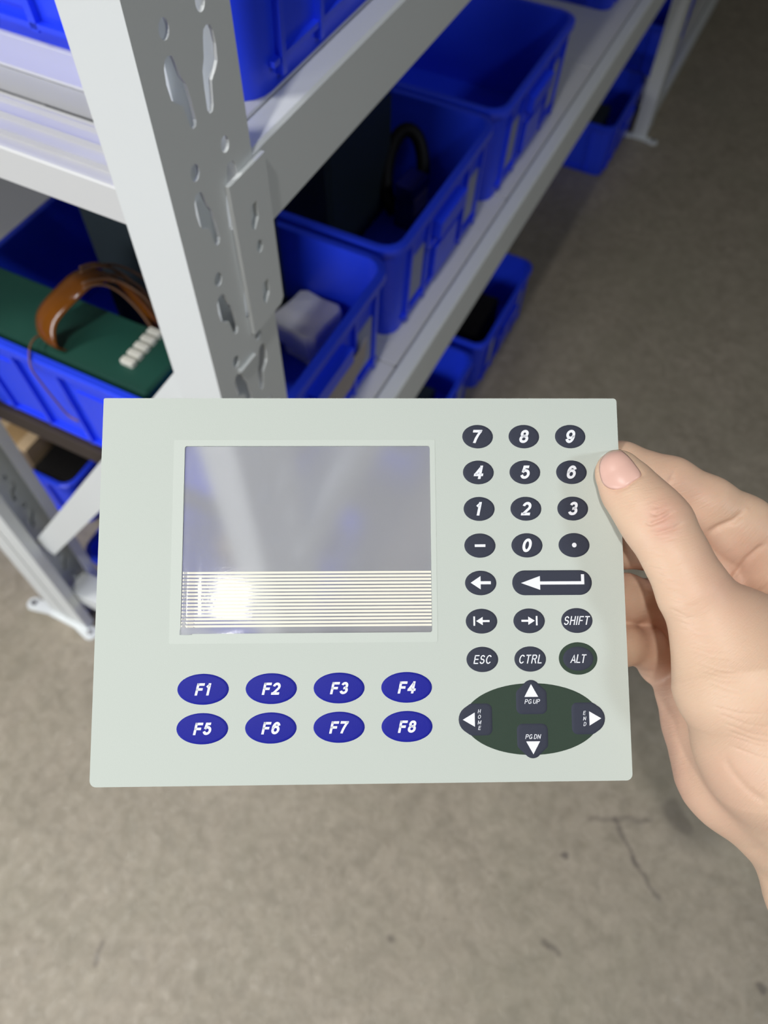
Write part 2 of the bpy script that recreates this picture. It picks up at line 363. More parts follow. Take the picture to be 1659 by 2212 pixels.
# ------------------------------------------------------------------ blue bins
BW, BD, BH = 0.306, 0.420, 0.146; TP = 0.005    # rim size, height, taper per side
def ring(w_, d_, z, r): return [(x, y, z) for x, y in rrect(-w_/2, w_/2, 0 + (BD - d_)/2, BD - (BD - d_)/2, r, 5)]
def make_bin(label):
    t = thing('storage_bin', label, 'bin', group='blue plastic storage bins on the racks')
    o = MB(); th = 0.003; L = 0.0065
    rings = [ring(BW - 2*L - 2*TP, BD - 2*L - 2*TP, 0, .022), ring(BW - 2*L, BD - 2*L, BH - .012, .024),
             ring(BW - 2*L - 2*th, BD - 2*L - 2*th, BH - .004, .022), ring(BW - 2*L - 2*th - 2*TP, BD - 2*L - 2*th - 2*TP, .004, .02)]
    n = len(rings[0]); vs = [p for r in rings for p in r]; fs = []
    for k in range(3):
        for i in range(n): fs.append((k*n+i, k*n+(i+1)%n, (k+1)*n+(i+1)%n, (k+1)*n+i))
    fs += [tuple(range(n))[::-1], tuple(3*n + i for i in range(n))]
    o.add(vs, fs); body = o.build('bin_body', blue, t, smooth=True)
    r = MB(); rr = [ring(BW - 2*L - .001, BD - 2*L - .001, BH - .011, .024), ring(BW, BD, BH - .011, .030), ring(BW, BD, BH - .0015, .030), ring(BW - .004, BD - .004, BH, .029),
                    ring(BW - 2*L - 2*th, BD - 2*L - 2*th, BH, .022), ring(BW - 2*L - 2*th - .001, BD - 2*L - 2*th - .001, BH - .006, .022)]
    vs = [p for q in rr for p in q]; fs = [(k*n+i, k*n+(i+1)%n, (k+1)*n+(i+1)%n, (k+1)*n+i) for k in range(5) for i in range(n)]
    r.add(vs, fs); r.build('rim', blue, t, smooth=True)
    # sloping pads / ribs on an outer wall: side 0 front(-y) 1 back 2 left(-x) 3 right
    def pad(a0, a1, z0, z1, th_, side, name, m=blue, par=t, base=0.0):
        q = []
        for z in (z0, z1):
            inset = L + TP * (1 - z / (BH - .012))
            for a in (a0, a1):
                for d in (inset + .0010 - base, inset - th_ - base):
                    if side == 0: q.append((a, d, z))
                    elif side == 1: q.append((a, BD - d, z))
                    elif side == 2: q.append((-BW/2 + d, BD/2 + a, z))
                    else: q.append((BW/2 - d, BD/2 + a, z))
        return MB().add(q, [(0, 1, 3, 2), (4, 6, 7, 5), (0, 4, 5, 1), (2, 3, 7, 6), (0, 2, 6, 4), (1, 5, 7, 3)]).build(name, m, par)
    for side in (0, 1):
        for a in (-.112, -.062, .058, .108): pad(a, a + .005, .008, BH - .013, .0055, side, 'rib')
        pad(-.062, .062, .084, .088, .0055, side, 'rib')
        pad(-.120, .120, .016, .020, .0045, side, 'rib')
        pad(-.105, -.064, .030, .100, .0018, side, 'label_card', card_m)
        pad(.065, .106, .030, .100, .0018, side, 'label_card', card_m)
        h = pad(-.040, .040, .092, .114, .013, side, 'hand_grip')
        pad(-.034, .034, .026, .070, .0070, side, 'label_holder')
    for side in (2, 3):
        for a in (-.150, -.095, -.035, .030, .090, .145): pad(a, a + .006, .010, BH - .013, .0055, side, 'rib')
        for a in (-.141, -.026, .099): pad(a, a + .042, .024, .112, .0022, side, 'side_pad')
        pad(-.16, .16, .012, .016, .0055, side, 'rib')
    return t
YF = 0.3005
proto = make_bin('blue bin nearest the slotted upright on the lower shelf, holding a white foam block')
proto.location = (.4865, YF, LZ1)
def put(loc, label): return copy_thing(proto, loc, label)
put((.8005, YF, LZ1), 'blue bin second along the lower shelf, with a charcoal case and black cable inside')
put((1.1125, YF - .004, LZ1), 'empty blue bin third along the lower shelf with open space beyond it')
put((1.742, YF + .012, LZ1), 'blue bin farthest along the lower shelf, past the empty stretch of deck')
ub = put((.535, .277, UZ1 - .0015), 'blue bin on the upper shelf behind the top of the slotted upright')
for c in kids(ub):
    if c.name.split('.')[0] in ('label_card', 'label_holder', 'hand_grip'): bpy.data.objects.remove(c)
# floor row
put((.955, .325, 0), 'blue bin on the floor nearest the camera under the lower shelf')
put((1.280, .318, 0), 'blue bin on the floor with dark contents and one flared corner into the aisle')
put((2.160, .314, 0), 'blue bin on the floor just before the far upright')
put((2.62, .30, 0.0525), 'blue bin on the low beam of the far bay')
put((.600, .862, 0), 'blue bin on the floor of the rear rack behind the diagonal brace')
put((.505, .345, 0), 'blue bin on the floor behind the near upright, seen past the brace')

# ------------------------------------------------------------------ contents of the bins
# long green module across the first bin
g = thing('control_module', 'long dark green module lying across the nearest bin under an amber ribbon', 'module', (.400, .60, .744))
MB().box(-.046, .034, -.160, .111, -.132, 0, .003).build('case', green_m, g)
for k in range(5):
    MB().box(-.024 + k * .0115, -.0155 + k * .0115, -.128, -.112, -.001, .006, .001).build('connector', white_pl, g)
for (a, b_) in ((-.02, .10), (-.02, -.02)):
    MB().tube([(a, b_, -.001), (a, b_, .0016)], .003, 10).build('screw', steel, g)
# charcoal cases
def case(name, label, x0, x1, y0, y1, z0, z1, screws, rz=0, m=dark_m):
    cx, cy = (x0 + x1)/2, (y0 + y1)/2
    t = thing(name, label, 'case', (cx, cy, z0)); t.rotation_euler.z = rz
    a, b = (x1 - x0)/2, (y1 - y0)/2
    MB().box(-a, a, -b, b, 0, z1 - z0, .003).build('case_body', m, t)
    MB().box(-a + .006, a - .006, -b - .0015, -b + .001, .006, z1 - z0 - .006, .0005).build('cover_panel', m, t)
    for (sx, sz) in screws:
        MB().tube([(sx, -b - .0005, sz), (sx, -b - .004, sz)], .0048, 12).build('screw', steel, t)
    return t
case('equipment_case', 'tall charcoal case standing in the nearest bin behind the upright', .485, .618, .440, .600, .6105, .93, [(.05, .2)])
case('equipment_case', 'charcoal case with bright corner screws leaning in the second bin',   .725, .903, .436, .520, .6105, .795, [(.076, .012), (.076, .175), (.060, .180), (-.076, .012)])
# cable coil and small labelled box in the second bin
t = thing('cable_coil', 'black cable looped beside the charcoal case in the second bin', 'cable', (.894, .410, .619))
pts = [(.026 * math.cos(a) * .45 + .030 * math.sin(a), -.026 * math.cos(a) * .89 + .012 * math.sin(a), .052 + .046 * math.sin(a)) for a in np.linspace(-1.2, 4.3, 30)]
MB().tube(pts, .0095, 12).build('cable', black_m, t, smooth='all')
b = thing('relay_box', 'small dark blue box with a pale label inside the black cable loop', 'box', (.876, .376, .6105))
navy = mat('navy_plastic', srgb(24, 28, 110), 0.45, noise=0.05)
MB().box(-.022, .022, .0, .030, 0, .070, .002).build('case_body', navy, b)
b.rotation_euler.z = -.1
MB().box(-.018, .018, -.0012, .001, .025, .052, .0003).build('label_card', paper_m, b)
# white foam block: chunky notched block
def lump():
    o = MB(); ou = [(-.024, -.030), (.000, -.029), (.022, -.031), (.029, -.024), (.028, .0), (.030, .022), (.024, .029), (.002, .027), (-.022, .031), (-.030, .026), (-.028, .002), (-.031, -.022)]
    n = len(ou); lv = [(0.0, .70), (.014, .74), (.020, .86), (.030, .92), (.046, 1.0), (.052, .95)]
    vs = [(x * s_, y * s_, z + .0015 * math.sin(5 * i + z * 90)) for z, s_ in lv for i, (x, y) in enumerate(ou)]
    fs = [(k*n+i, k*n+(i+1)%n, (k+1)*n+(i+1)%n, (k+1)*n+i) for k in range(len(lv)-1) for i in range(n)]
    fs += [tuple(range(n))[::-1], tuple((len(lv)-1)*n + i for i in range(n))]
    return o.add(vs, fs)
o = lump().build('foam_block', foam_m, bevel=.002); o.location = (.590, .394, .6120); o.rotation_euler.z = -.12; o.scale = (1.16, 1.1, 1.22)
tag(o, 'white foam block sitting in the nearest bin', 'foam')
# torn grey paper label on the nearest bin's front
o = MB().plate([(-.080, -.030), (-.020, -.024), (.03, -.030), (.064, -.006), (.060, .030), (.046, .022), (.01, .030), (-.05, .022), (-.085, .03)], [], 0, .0006, lambda u, v, t: (u, -t + v * -.10, v))
o = o.build('paper_tag', paper_m); o.location = (.500, .3002, .675)
tag(o, 'torn grey paper tag hanging on the front of the nearest bin', 'tag')
s = MB().tube([(-.062, -.001, -.004), (-.062, -.006, -.004)], .004, 12).build('pin', steel, o)
# amber ribbon cable arched over the green module
t = thing('ribbon_cable', 'glossy amber ribbon cable arched over the green module', 'cable', (.40, .57, .752))
def ribbon(pts, wvec, th):
    o = MB(); wv = Vector(wvec); vs = []
    P = [Vector(p) for p in pts]
    for i, p in enumerate(P):
        d = (P[min(i+1, len(P)-1)] - P[max(i-1, 0)]).normalized(); nn = d.cross(wv).normalized()
        for k in range(7):
            a = (k / 6 - .5); vs.append(p + wv * a + nn * (th * 6 * (0.25 - a * a)))
        for k in range(6, -1, -1):
            a = (k / 6 - .5); vs.append(p + wv * a + nn * (th * 6 * (0.25 - a * a) - th))
    n = 14; fs = [(i*n+k, i*n+(k+1)%n, (i+1)*n+(k+1)%n, (i+1)*n+k) for i in range(len(P)-1) for k in range(n)]
    fs += [tuple(range(n)), tuple((len(P)-1)*n + k for k in range(n))]
    return o.add(vs, fs)
def spl(ctrl, n=10):
    out = []; c = [Vector(p) for p in ctrl]; c = [c[0]*2 - c[1]] + c + [c[-1]*2 - c[-2]]
    for i in range(1, len(c) - 2):
        for k in range(n):
            u = k / n; out.append(0.5 * ((2*c[i]) + (c[i+1]-c[i-1])*u + (2*c[i-1]-5*c[i]+4*c[i+1]-c[i+2])*u*u + (3*c[i]-c[i-1]-3*c[i+1]+c[i+2])*u**3))
    out.append(c[-2]); return out
W3 = lambda x, y, z: (x - .40, y - .57, z - .752)
rb = spl([W3(.366, .562, .7455), W3(.361, .566, .756), W3(.372, .566, .777), W3(.394, .551, .797), W3(.420, .542, .803), W3(.436, .528, .796), W3(.442, .508, .770), W3(.446, .488, .715)])
ribbon(rb, (.006, .030, .0), .0016).build('ribbon', amber, t, smooth='all')
for k in range(7):
    q = [p + Vector((.004 * (k - 3), -.010 + .004 * k, .002 * math.sin(k * 2))) + Vector((.008 * (k % 3), -.010 * (k % 2), 0)) * min(1, i_ / 20) for i_, p in enumerate(rb[38:])]
    MB().tube(q, .0015, 6).build('wire', wire_m, t, smooth='all')
W4 = lambda x, y, z: (x - .373, y - .56, z - .7525)
t = MB().tube(spl([W4(.374, .574, .7455), W4(.368, .577, .752), W4(.356, .577, .757), W4(.342, .573, .756), W4(.328, .563, .748), W4(.3265, .557, .728), W4(.3265, .550, .706), W4(.3265, .541, .685), W4(.3265, .528, .681)]), .0011, 6)
t = t.build('thin_wire', wire_m, smooth='all'); t.location = (.373, .56, .7525)
tag(t, 'thin brown wire hanging over the rim of the nearest bin', 'wire')
# floor and rear contents
def carton(x, y, z, sx, sy, sz, rz, label):
    t = thing('cardboard_carton', label, 'carton', (x, y, z)); t.rotation_euler.z = rz
    MB().box(-sx/2, sx/2, -sy/2, sy/2, 0, sz, .001).build('carton_body', kraft, t)
    MB().box(-sx/2 + .001, sx/2 - .001, -.0225, .0225, sz, sz + .0004).build('packing_tape', mat('tan_tape', srgb(170, 140, 100), .3, noise=.05), t)
case('equipment_case', 'black case lying in the rear floor bin in front of the tan carton', .472, .730, .886, .982, .0045, .115, [], m=black_m)
case('equipment_case', 'black case in the rear floor bin beside the tan carton', .605, .730, .99, 1.20, .0045, .115, [], m=black_m)
carton(.535, 1.045, .0045, .10, .095, .138, .0, 'tan cardboard carton in the rear floor bin behind the brace')
carton(.56, .50, .0045, .14, .16, .11, .05, 'flat tan cardboard carton in the floor bin at the foot of the near upright')
case('equipment_case', 'black case filling the floor bin with the flared corner', 1.195, 1.330, .36, .56, .0045, .105, [], m=black_m)
case('equipment_case', 'dark case lying in the nearest floor bin', .86, 1.03, .38, .56, .0045, .09, [])
case('equipment_case', 'dark case inside the floor bin before the far upright', 2.07, 2.17, .37, .60, .0045, .115, [])
# ------------------------------------------------------------------ the membrane keypad panel
S = 0.185
_r = np.array([-0.1195, -0.0273, -0.0050]); _t = np.linalg.norm(_r); _k = _r / _t
_K = np.array([[0, -_k[2], _k[1]], [_k[2], 0, -_k[0]], [-_k[1], _k[0], 0]])
PR = np.eye(3) + math.sin(_t) * _K + (1 - math.cos(_t)) * _K @ _K        # panel axes in camera axes
PT = np.array([-0.5421, -0.2202, 1.5045]) * S; PH = 0.7276
def campt(c): return CAM + R @ np.array(c, float)
_cen = PT + S * (PR @ np.array([.5, PH / 2, 0]))
Mp = np.eye(4); Mp[:3, 0] = R @ PR[:, 0]; Mp[:3, 1] = -(R @ PR[:, 1]); Mp[:3, 2] = -(R @ PR[:, 2]); Mp[:3, 3] = campt(_cen)
panel = thing('keypad_panel', 'pale grey-green membrane keypad panel with a clear window, held in the hand', 'keypad')
panel.matrix_world = Matrix(Mp.tolist())
U = lambda u: (u - .5) * S
V = lambda v: -(v - PH / 2) * S
sheet_m = mat('satin_overlay', srgb(192, 199, 192), 0.58, 0.25, noise=0.01, nscale=30, bump=0.06, bscale=2500)
border_m = mat('satin_overlay_border', srgb(197, 204, 197), 0.52, 0.28, noise=0.01, nscale=30, bump=0.05, bscale=2500)
key_m = mat('slate_key', srgb(58, 61, 74), 0.6, 0.12, noise=0.03, nscale=200, bump=0.1, bscale=3000)
fkey_m = mat('blue_key', srgb(30, 34, 146), 0.5, 0.15, noise=0.02, nscale=200, bump=0.1, bscale=3000)
oval_m = mat('dark_green_print', srgb(54, 68, 58), 0.6, 0.12, noise=0.03, nscale=200, bump=0.1, bscale=3000)
ink_m = mat('white_print', srgb(236, 238, 245), 0.5, 0.3, noise=0.01, nscale=100)
stripe_m = mat('cream_stripe', srgb(238, 234, 220), 0.5, 0.15, noise=0.01, nscale=100)
TH = 0.0009
outer = rrect(U(0), U(1), V(PH), V(0), [.0022, .0022, .0012, .0006], 6)
WX0, WX1, WY0, WY1 = U(.1582), U(.6305), V(.4523), V(.0946)
whole = rrect(WX0, WX1, WY0, WY1, .0008, 4)
pl = lambda u, v, t: (u, v, t)
MB().plate(outer, [whole], -TH, 0, pl).build('face_sheet', sheet_m, panel)
bo = rrect(U(.1375), U(.6405), V(.4706), V(.0823), .0006, 3)
MB().plate(bo, [whole], 0.00001, 0.00007, pl).build('window_border', border_m, panel)
# clear window film: slightly bowed, hazy
fm_ = bpy.data.materials.new('hazy_clear_film'); fm_.use_nodes = True; nt = fm_.node_tree; nt.nodes.clear(); NN = nt.nodes.new
out_ = NN('ShaderNodeOutputMaterial'); refr = NN('ShaderNodeBsdfRefraction'); refr.inputs['Roughness'].default_value = 0.145; refr.inputs['IOR'].default_value = 1.45
hz = NN('ShaderNodeBsdfDiffuse'); hz.inputs['Color'].default_value = srgb(240, 242, 250); tl = NN('ShaderNodeBsdfTranslucent'); tl.inputs['Color'].default_value = srgb(235, 238, 245)
refr.inputs['Color'].default_value = (1, 1, 1, 1)
m0 = NN('ShaderNodeMixShader'); m0.inputs[0].default_value = .5; m1 = NN('ShaderNodeMixShader'); m1.inputs[0].default_value = .43
gl = NN('ShaderNodeBsdfGlossy'); gl.inputs['Roughness'].default_value = .06; fr = NN('ShaderNodeFresnel'); fr.inputs['IOR'].default_value = 1.12
m2 = NN('ShaderNodeMixShader'); nt.links.new(hz.outputs[0], m0.inputs[1]); nt.links.new(tl.outputs[0], m0.inputs[2])
nt.links.new(refr.outputs[0], m1.inputs[1]); nt.links.new(m0.outputs[0], m1.inputs[2]); nt.links.new(fr.outputs[0], m2.inputs[0])
nt.links.new(m1.outputs[0], m2.inputs[1]); nt.links.new(gl.outputs[0], m2.inputs[2]); nt.links.new(m2.outputs[0], out_.inputs[0])
tcn = NN('ShaderNodeTexCoord'); nzn = NN('ShaderNodeTexNoise'); nzn.inputs['Scale'].default_value = 900; bpn = NN('ShaderNodeBump'); bpn.inputs['Strength'].default_value = .03; bpn.inputs['Distance'].default_value = .0002
nt.links.new(tcn.outputs['Object'], nzn.inputs['Vector']); nt.links.new(nzn.outputs['Fac'], bpn.inputs['Height']); nt.links.new(bpn.outputs[0], gl.inputs['Normal'])
nx_, ny_ = 60, 30; o = MB(); vs = []
def film_z(x, y):
    e = (x - WX0) / (WX1 - WX0); g_ = (y - WY0) / (WY1 - WY0)
    return -.00045 + .0006 * math.exp(-((e - .02) / .022) ** 2) * max(0, 1 - g_ * .9) + .0004 * math.exp(-((g_) / .05) ** 2) * math.exp(-(e / .3) ** 2)
for side in (0, 1):
    for j in range(ny_ + 1):
        for i in range(nx_ + 1):
            x = WX0 - .0003 + (WX1 - WX0 + .0006) * i / nx_; y = WY0 - .0003 + (WY1 - WY0 + .0006) * j / ny_
            vs.append((x, y, film_z(x, y) - side * .0002))
W1 = nx_ + 1; n1 = W1 * (ny_ + 1); fs = []
for j in range(ny_):
    for i in range(nx_):
        a = j * W1 + i; fs.append((a, a + 1, a + W1 + 1, a + W1)); fs.append((n1 + a, n1 + a + W1, n1 + a + W1 + 1, n1 + a + 1))
for i in range(nx_):
    fs.append((i, i + n1, i + 1 + n1, i + 1)); b_ = ny_ * W1; fs.append((b_ + i, b_ + i + 1, b_ + i + 1 + n1, b_ + i + n1))
for j in range(ny_):
    a = j * W1; fs.append((a, a + W1, a + W1 + n1, a + n1)); a += nx_; fs.append((a, a + n1, a + W1 + n1, a + W1))
me = bpy.data.meshes.new('window_film'); me.from_pydata(vs, [], fs); me.update()
film = link('window_film', me, fm_, panel, smooth=True)
film['label'] = 'clear hazy window film'
ysA, ysB = .3385, .4385
for k in range(16):
    v = ysA + (ysB - ysA) * k / 15
    o = MB(); hw = .0020 * S; y = V(v); n_ = 40; vs = []; x0_ = U(.1600) - (.0002 * k / 15)
    for s in (1, -1):
        for i in range(n_ + 1):
            x = x0_ + (WX1 - .0001 - x0_) * i / n_; vs.append((x, y + s * hw, film_z(x, y) + .00004)); vs.append((x, y + s * hw, film_z(x, y) - .00001))
    a = 2 * (n_ + 1); fs = []
    for i in range(n_):
        b_ = 2 * i; fs += [(b_, b_ + 2, a + b_ + 2, a + b_), (b_, b_ + 1, b_ + 3, b_ + 2), (a + b_, a + b_ + 2, a + b_ + 3, a + b_ + 1)]
    o.add(vs, fs).build('printed_stripe', stripe_m, film)
# keys
def dome(outline, h, m, name, parent=panel, z=0.00002, edge=.0011):
    """embossed key: outline inset twice for a rounded shoulder"""
    P = np.array(outline); c = P.mean(0); L = len(P)
    d = P - c; r = np.linalg.norm(d, axis=1)[:, None]
    rings = [(P, z)] + [(c + d * (1 - edge * a / r), z + h * b) for a, b in ((.25, .55), (.6, .88), (1.0, 1.0))]
    vs = [(x, y, zz) for q, zz in rings for x, y in q]; fs = [(k*L+i, k*L+(i+1)%L, (k+1)*L+(i+1)%L, (k+1)*L+i) for k in range(3) for i in range(L)]
    fs.append(tuple(3*L + i for i in range(L)))
    return MB().add(vs, fs).build(name, m, parent, smooth='all')
KH = .00028
font = None
def _E(cx, cy, rx, ry, a0, a1, n=14): return [(cx + rx * math.cos(math.radians(a0 + (a1 - a0) * k / n)), cy + ry * math.sin(math.radians(a0 + (a1 - a0) * k / n))) for k in range(n + 1)]
_O = lambda cx, cy, rx, ry: _E(cx, cy, rx, ry, 0, 360, 28)
# strokes: (points, cap) with cap s = square ends, b = butt, o = closed loop; box is 1 x 1, width table below
GLYPH = {
 '0': (.60, [(_O(.5, .5, .5, .5), 'o')]), '1': (.44, [([(.68, 0), (.68, 1)], 's'), ([(.68, .98), (.02, .70)], 'b')]),
 '2': (.60, [(_E(.5, .70, .5, .30, 172, -38) + [(.10, .0)], 'b'), ([(0, 0), (1, 0)], 's')]),
 '3': (.60, [(_E(.47, .75, .43, .25, 165, -88) + [(.34, .51)], 'b'), (_E(.48, .265, .52, .265, 88, -168), 'b')]),
 '4': (.62, [([(.72, 0), (.72, 1)], 's'), ([(.72, .98), (0, .27)], 'b'), ([(0, .26), (1, .26)], 's')]),
 '5': (.60, [([(.92, 1), (.20, 1), (.08, .48)], 'b'), (_E(.47, .33, .53, .33, 150, -165), 'b')]),
 '6': (.60, [(_O(.5, .32, .5, .32), 'o'), (_E(.54, .5, .54, .5, 188, 28), 'b')]),
 '7': (.60, [([(0, 1), (1, 1)], 's'), ([(1, 1), (.68, .60), (.48, .28), (.38, 0)], 's')]),
 '8': (.60, [(_O(.5, .76, .42, .24), 'o'), (_O(.5, .27, .5, .27), 'o')]),
 '9': (.60, [(_O(.5, .68, .5, .32), 'o'), (_E(.46, .5, .54, .5, 8, -152), 'b')]),
 'F': (.58, [([(0, 0), (0, 1)], 's'), ([(0, 1), (1, 1)], 's'), ([(0, .50), (.82, .50)], 's')]),
 'E': (.60, [([(0, 0), (0, 1)], 's'), ([(0, 1), (1, 1)], 's'), ([(0, .52), (.9, .52)], 's'), ([(0, 0), (1, 0)], 's')]),
 'S': (.62, [(_E(.48, .75, .44, .25, 10, 262) + _E(.50, .26, .50, .26, 82, -168), 'b')]),
 'H': (.66, [([(0, 0), (0, 1)], 's'), ([(1, 0), (1, 1)], 's'), ([(0, .52), (1, .52)], 'b')]),
 'I': (0, [([(0, 0), (0, 1)], 's')]), 'T': (.62, [([(.5, 0), (.5, 1)], 's'), ([(0, 1), (1, 1)], 's')]),
 'C': (.68, [(_E(.54, .5, .54, .5, 38, 322, 22), 'b')]), 'L': (.54, [([(0, 1), (0, 0)], 's'), ([(0, 0), (1, 0)], 's')]),
 'R': (.66, [([(0, 0), (0, 1)], 's'), ([(0, 1), (.55, 1)] + _E(.60, .76, .38, .24, 80, -80) + [(.5, .52), (0, .52)], 'b'), ([(.60, .52), (.98, 0)], 's')]),
 'P': (.64, [([(0, 0), (0, 1)], 's'), ([(0, 1), (.55, 1)] + _E(.60, .74, .38, .26, 80, -80) + [(.5, .48), (0, .48)], 'b')]),
 'A': (.70, [([(0, 0), (.5, 1), (1, 0)], 's'), ([(.18, .30), (.82, .30)], 'b')]),
 'G': (.70, [(_E(.52, .5, .52, .5, 38, 335, 22), 'b'), ([(.55, .42), (1, .42), (1, 0)], 'b')]),
 'U': (.66, [([(0, 1.04), (0, .3)] + _E(.5, .3, .5, .3, 190, 350) + [(1, .3), (1, 1.04)], 'b')]),
 'N': (.66, [([(0, 0), (0, 1)], 's'), ([(1, 0), (1, 1)], 's'), ([(0, 1), (1, 0)], 's')]),
 'D': (.66, [([(0, 0), (0, 1)], 's'), ([(0, 1), (.45, 1)] + _E(.46, .5, .54, .5, 85, -85) + [(.45, 0), (0, 0)], 'b')]),
 'O': (.72, [(_O(.5, .5, .5, .5), 'o')]), 'M': (.80, [([(0, 0), (0, 1)], 's'), ([(1, 0), (1, 1)], 's'), ([(0, 1), (.5, .12), (1, 1)], 'b')])}
def text(body, x, y, z, size, parent, wt=.19, shear=.22, sx=1.0, gap=.11):
    """size = cap height; stroke weight wt in cap heights"""
    o = MB(); adv = 0; out = []
    for ch in body:
        if ch == ' ': adv += .26 * sx; continue
        gw, strokes = GLYPH[ch]; gw = max(gw * sx, wt); bw = gw - wt
        for pts, cap in strokes:
            P = np.array([(adv + wt / 2 + a * bw, wt / 2 + b * (1 - wt)) for a, b in pts])
            if cap == 's':
                d = P[0] - P[1]; P[0] = P[0] + d / np.linalg.norm(d) * wt / 2; d = P[-1] - P[-2]; P[-1] = P[-1] + d / np.linalg.norm(d) * wt / 2
            if cap == 'o': P = P[:-1]
            n = len(P); L_, R_ = [], []
            for i in range(n):
                a = P[i - 1] if (i or cap == 'o') else None; b = P[(i + 1) % n] if (i < n - 1 or cap == 'o') else None
                d1 = (P[i] - a) / np.linalg.norm(P[i] - a) if a is not None else None; d2 = (b - P[i]) / np.linalg.norm(b - P[i]) if b is not None else None
                if d1 is None: d1 = d2
                if d2 is None: d2 = d1
                m = d1 + d2; m = m / (np.linalg.norm(m) + 1e-9); nn = np.array([-m[1], m[0]]); k = wt / 2 / max(.45, float(m @ d2))
                L_.append(P[i] + nn * k); R_.append(P[i] - nn * k)
            base = len(out); out += L_ + R_
            for i in range(n if cap == 'o' else n - 1):
                j = (i + 1) % n; o.f.append((base + i, base + j, base + n + j, base + n + i))
        adv += gw + gap * sx
    A_ = np.array(out); A_[:, 1] = np.clip(A_[:, 1], 0, 1); A_[:, 0] += A_[:, 1] * shear
    A_ -= (A_.min(0) + A_.max(0)) / 2; A_ = A_ * size + [x, y]; n = len(A_)
    ff = list(o.f); o.v = [(a, b, z) for a, b in A_]
    return o.build('legend', ink_m, parent)
def flat(polys, z, parent):
    o = MB()
    for p in polys: o.plate([(U(a), V(b)) for a, b in p], [], z, z + .00003, pl)
    return o.build('legend', ink_m, parent)
ZL = KH + .00005
cols = (.7242, .8148, .9058); rows = (.0764, .1470, .2182, .2890, .3604, .4325, .5038)
def okey(c, r, legend, rx=.0300, ry=.0233):
    k = dome(ellipse(U(c), V(r), rx * S, ry * S, 48), KH, key_m, 'key')
    if legend: text(legend, U(c), V(r), ZL, .0262 * S, k, wt=.20, sx=1.10)
    return k
for r, row in zip(rows[:3], ('789', '456', '123')):
    for c, ch in zip(cols, row): okey(c, r, ch)
k = okey(cols[0], rows[3], ''); flat([[(.7140, .2868), (.7345, .2868), (.7345, .2918), (.7140, .2918)]], ZL, k)
okey(cols[1], rows[3], '0')
k = okey(cols[2], rows[3], ''); flat([[(cols[2] + .0045*math.cos(t), rows[3] + .0045*math.sin(t)) for t in np.linspace(0, 2*math.pi, 20, endpoint=False)]], ZL, k)
k = okey(cols[0], rows[4], ''); c, r = .7238, .3600
flat([[(c - .0190, r), (c, r - .0127), (c, r - .0028), (c + .0195, r - .0028), (c + .0195, r + .0030), (c, r + .0030), (c, r + .0127)]], ZL, k)
rr_ = .0236
pill = [(U(.8610 + sx * (.0765 - rr_) + rr_ * math.cos(a)), V(.3606) + rr_ * S * math.sin(a)) for sx, a0 in ((1, -90), (-1, 90)) for a in [math.radians(a0 + 180 * q / 20) for q in range(21)]]
k = dome(pill, KH, key_m, 'enter_key', edge=.0011); r = .3610
flat([[(.8010, r), (.8375, r - .0132), (.8375, r - .0028), (.9165, r - .0028), (.9165, r - .0160), (.9225, r - .0160), (.9225, r + .0032), (.8375, r + .0032), (.8375, r + .0132)]], ZL, k)
for c, s in ((cols[0], 1), (cols[1], -1)):
    k = okey(c, rows[5], ''); r = rows[5] - .0003; q = lambda a: c + s * a
    flat([[(q(-.0157), r - .0088), (q(-.0125), r - .0088), (q(-.0125), r + .0088), (q(-.0157), r + .0088)],
          [(q(-.0105), r), (q(.0020), r - .0078), (q(.0020), r - .0018), (q(.0150), r - .0018), (q(.0150), r + .0020), (q(.0020), r + .0020), (q(.0020), r + .0078)]], ZL, k)
def wkey(c, r, wd, rx=.0300, ry=.0235, sx=.88):
    k = dome(ellipse(U(c), V(r), rx * S, ry * S, 48), KH, key_m, 'key'); text(wd, U(c), V(r), ZL, .0165 * S, k, wt=.125, sx=sx, gap=.165); return k
wkey(cols[2] + .0002, rows[5], 'SHIFT'); wkey(cols[0], rows[6], 'ESC'); wkey(cols[1], rows[6], 'CTRL')
alt = dome(ellipse(U(cols[2]), V(rows[6] - .0003), .0367 * S, .0302 * S, 52), .00010, oval_m, 'alt_surround', edge=.0006)
k = dome(ellipse(U(cols[2]), V(rows[6]), .0292 * S, .0228 * S, 48), KH, key_m, 'alt_key', alt, z=.00008)
text('ALT', U(cols[2]), V(rows[6]), ZL + .00008, .0160 * S, alt, wt=.125, sx=.90, gap=.06)
for i in range(8):
    c = .2027 + .1261 * (i % 4); r = .5540 + .0714 * (i // 4)
    k = dome(ellipse(U(c), V(r), .0475 * S, .0282 * S, 56), KH, fkey_m, 'function_key')
    text('F%d' % (i + 1), U(c), V(r), ZL, .0222 * S, k, wt=.205, gap=.12, sx=1.10)
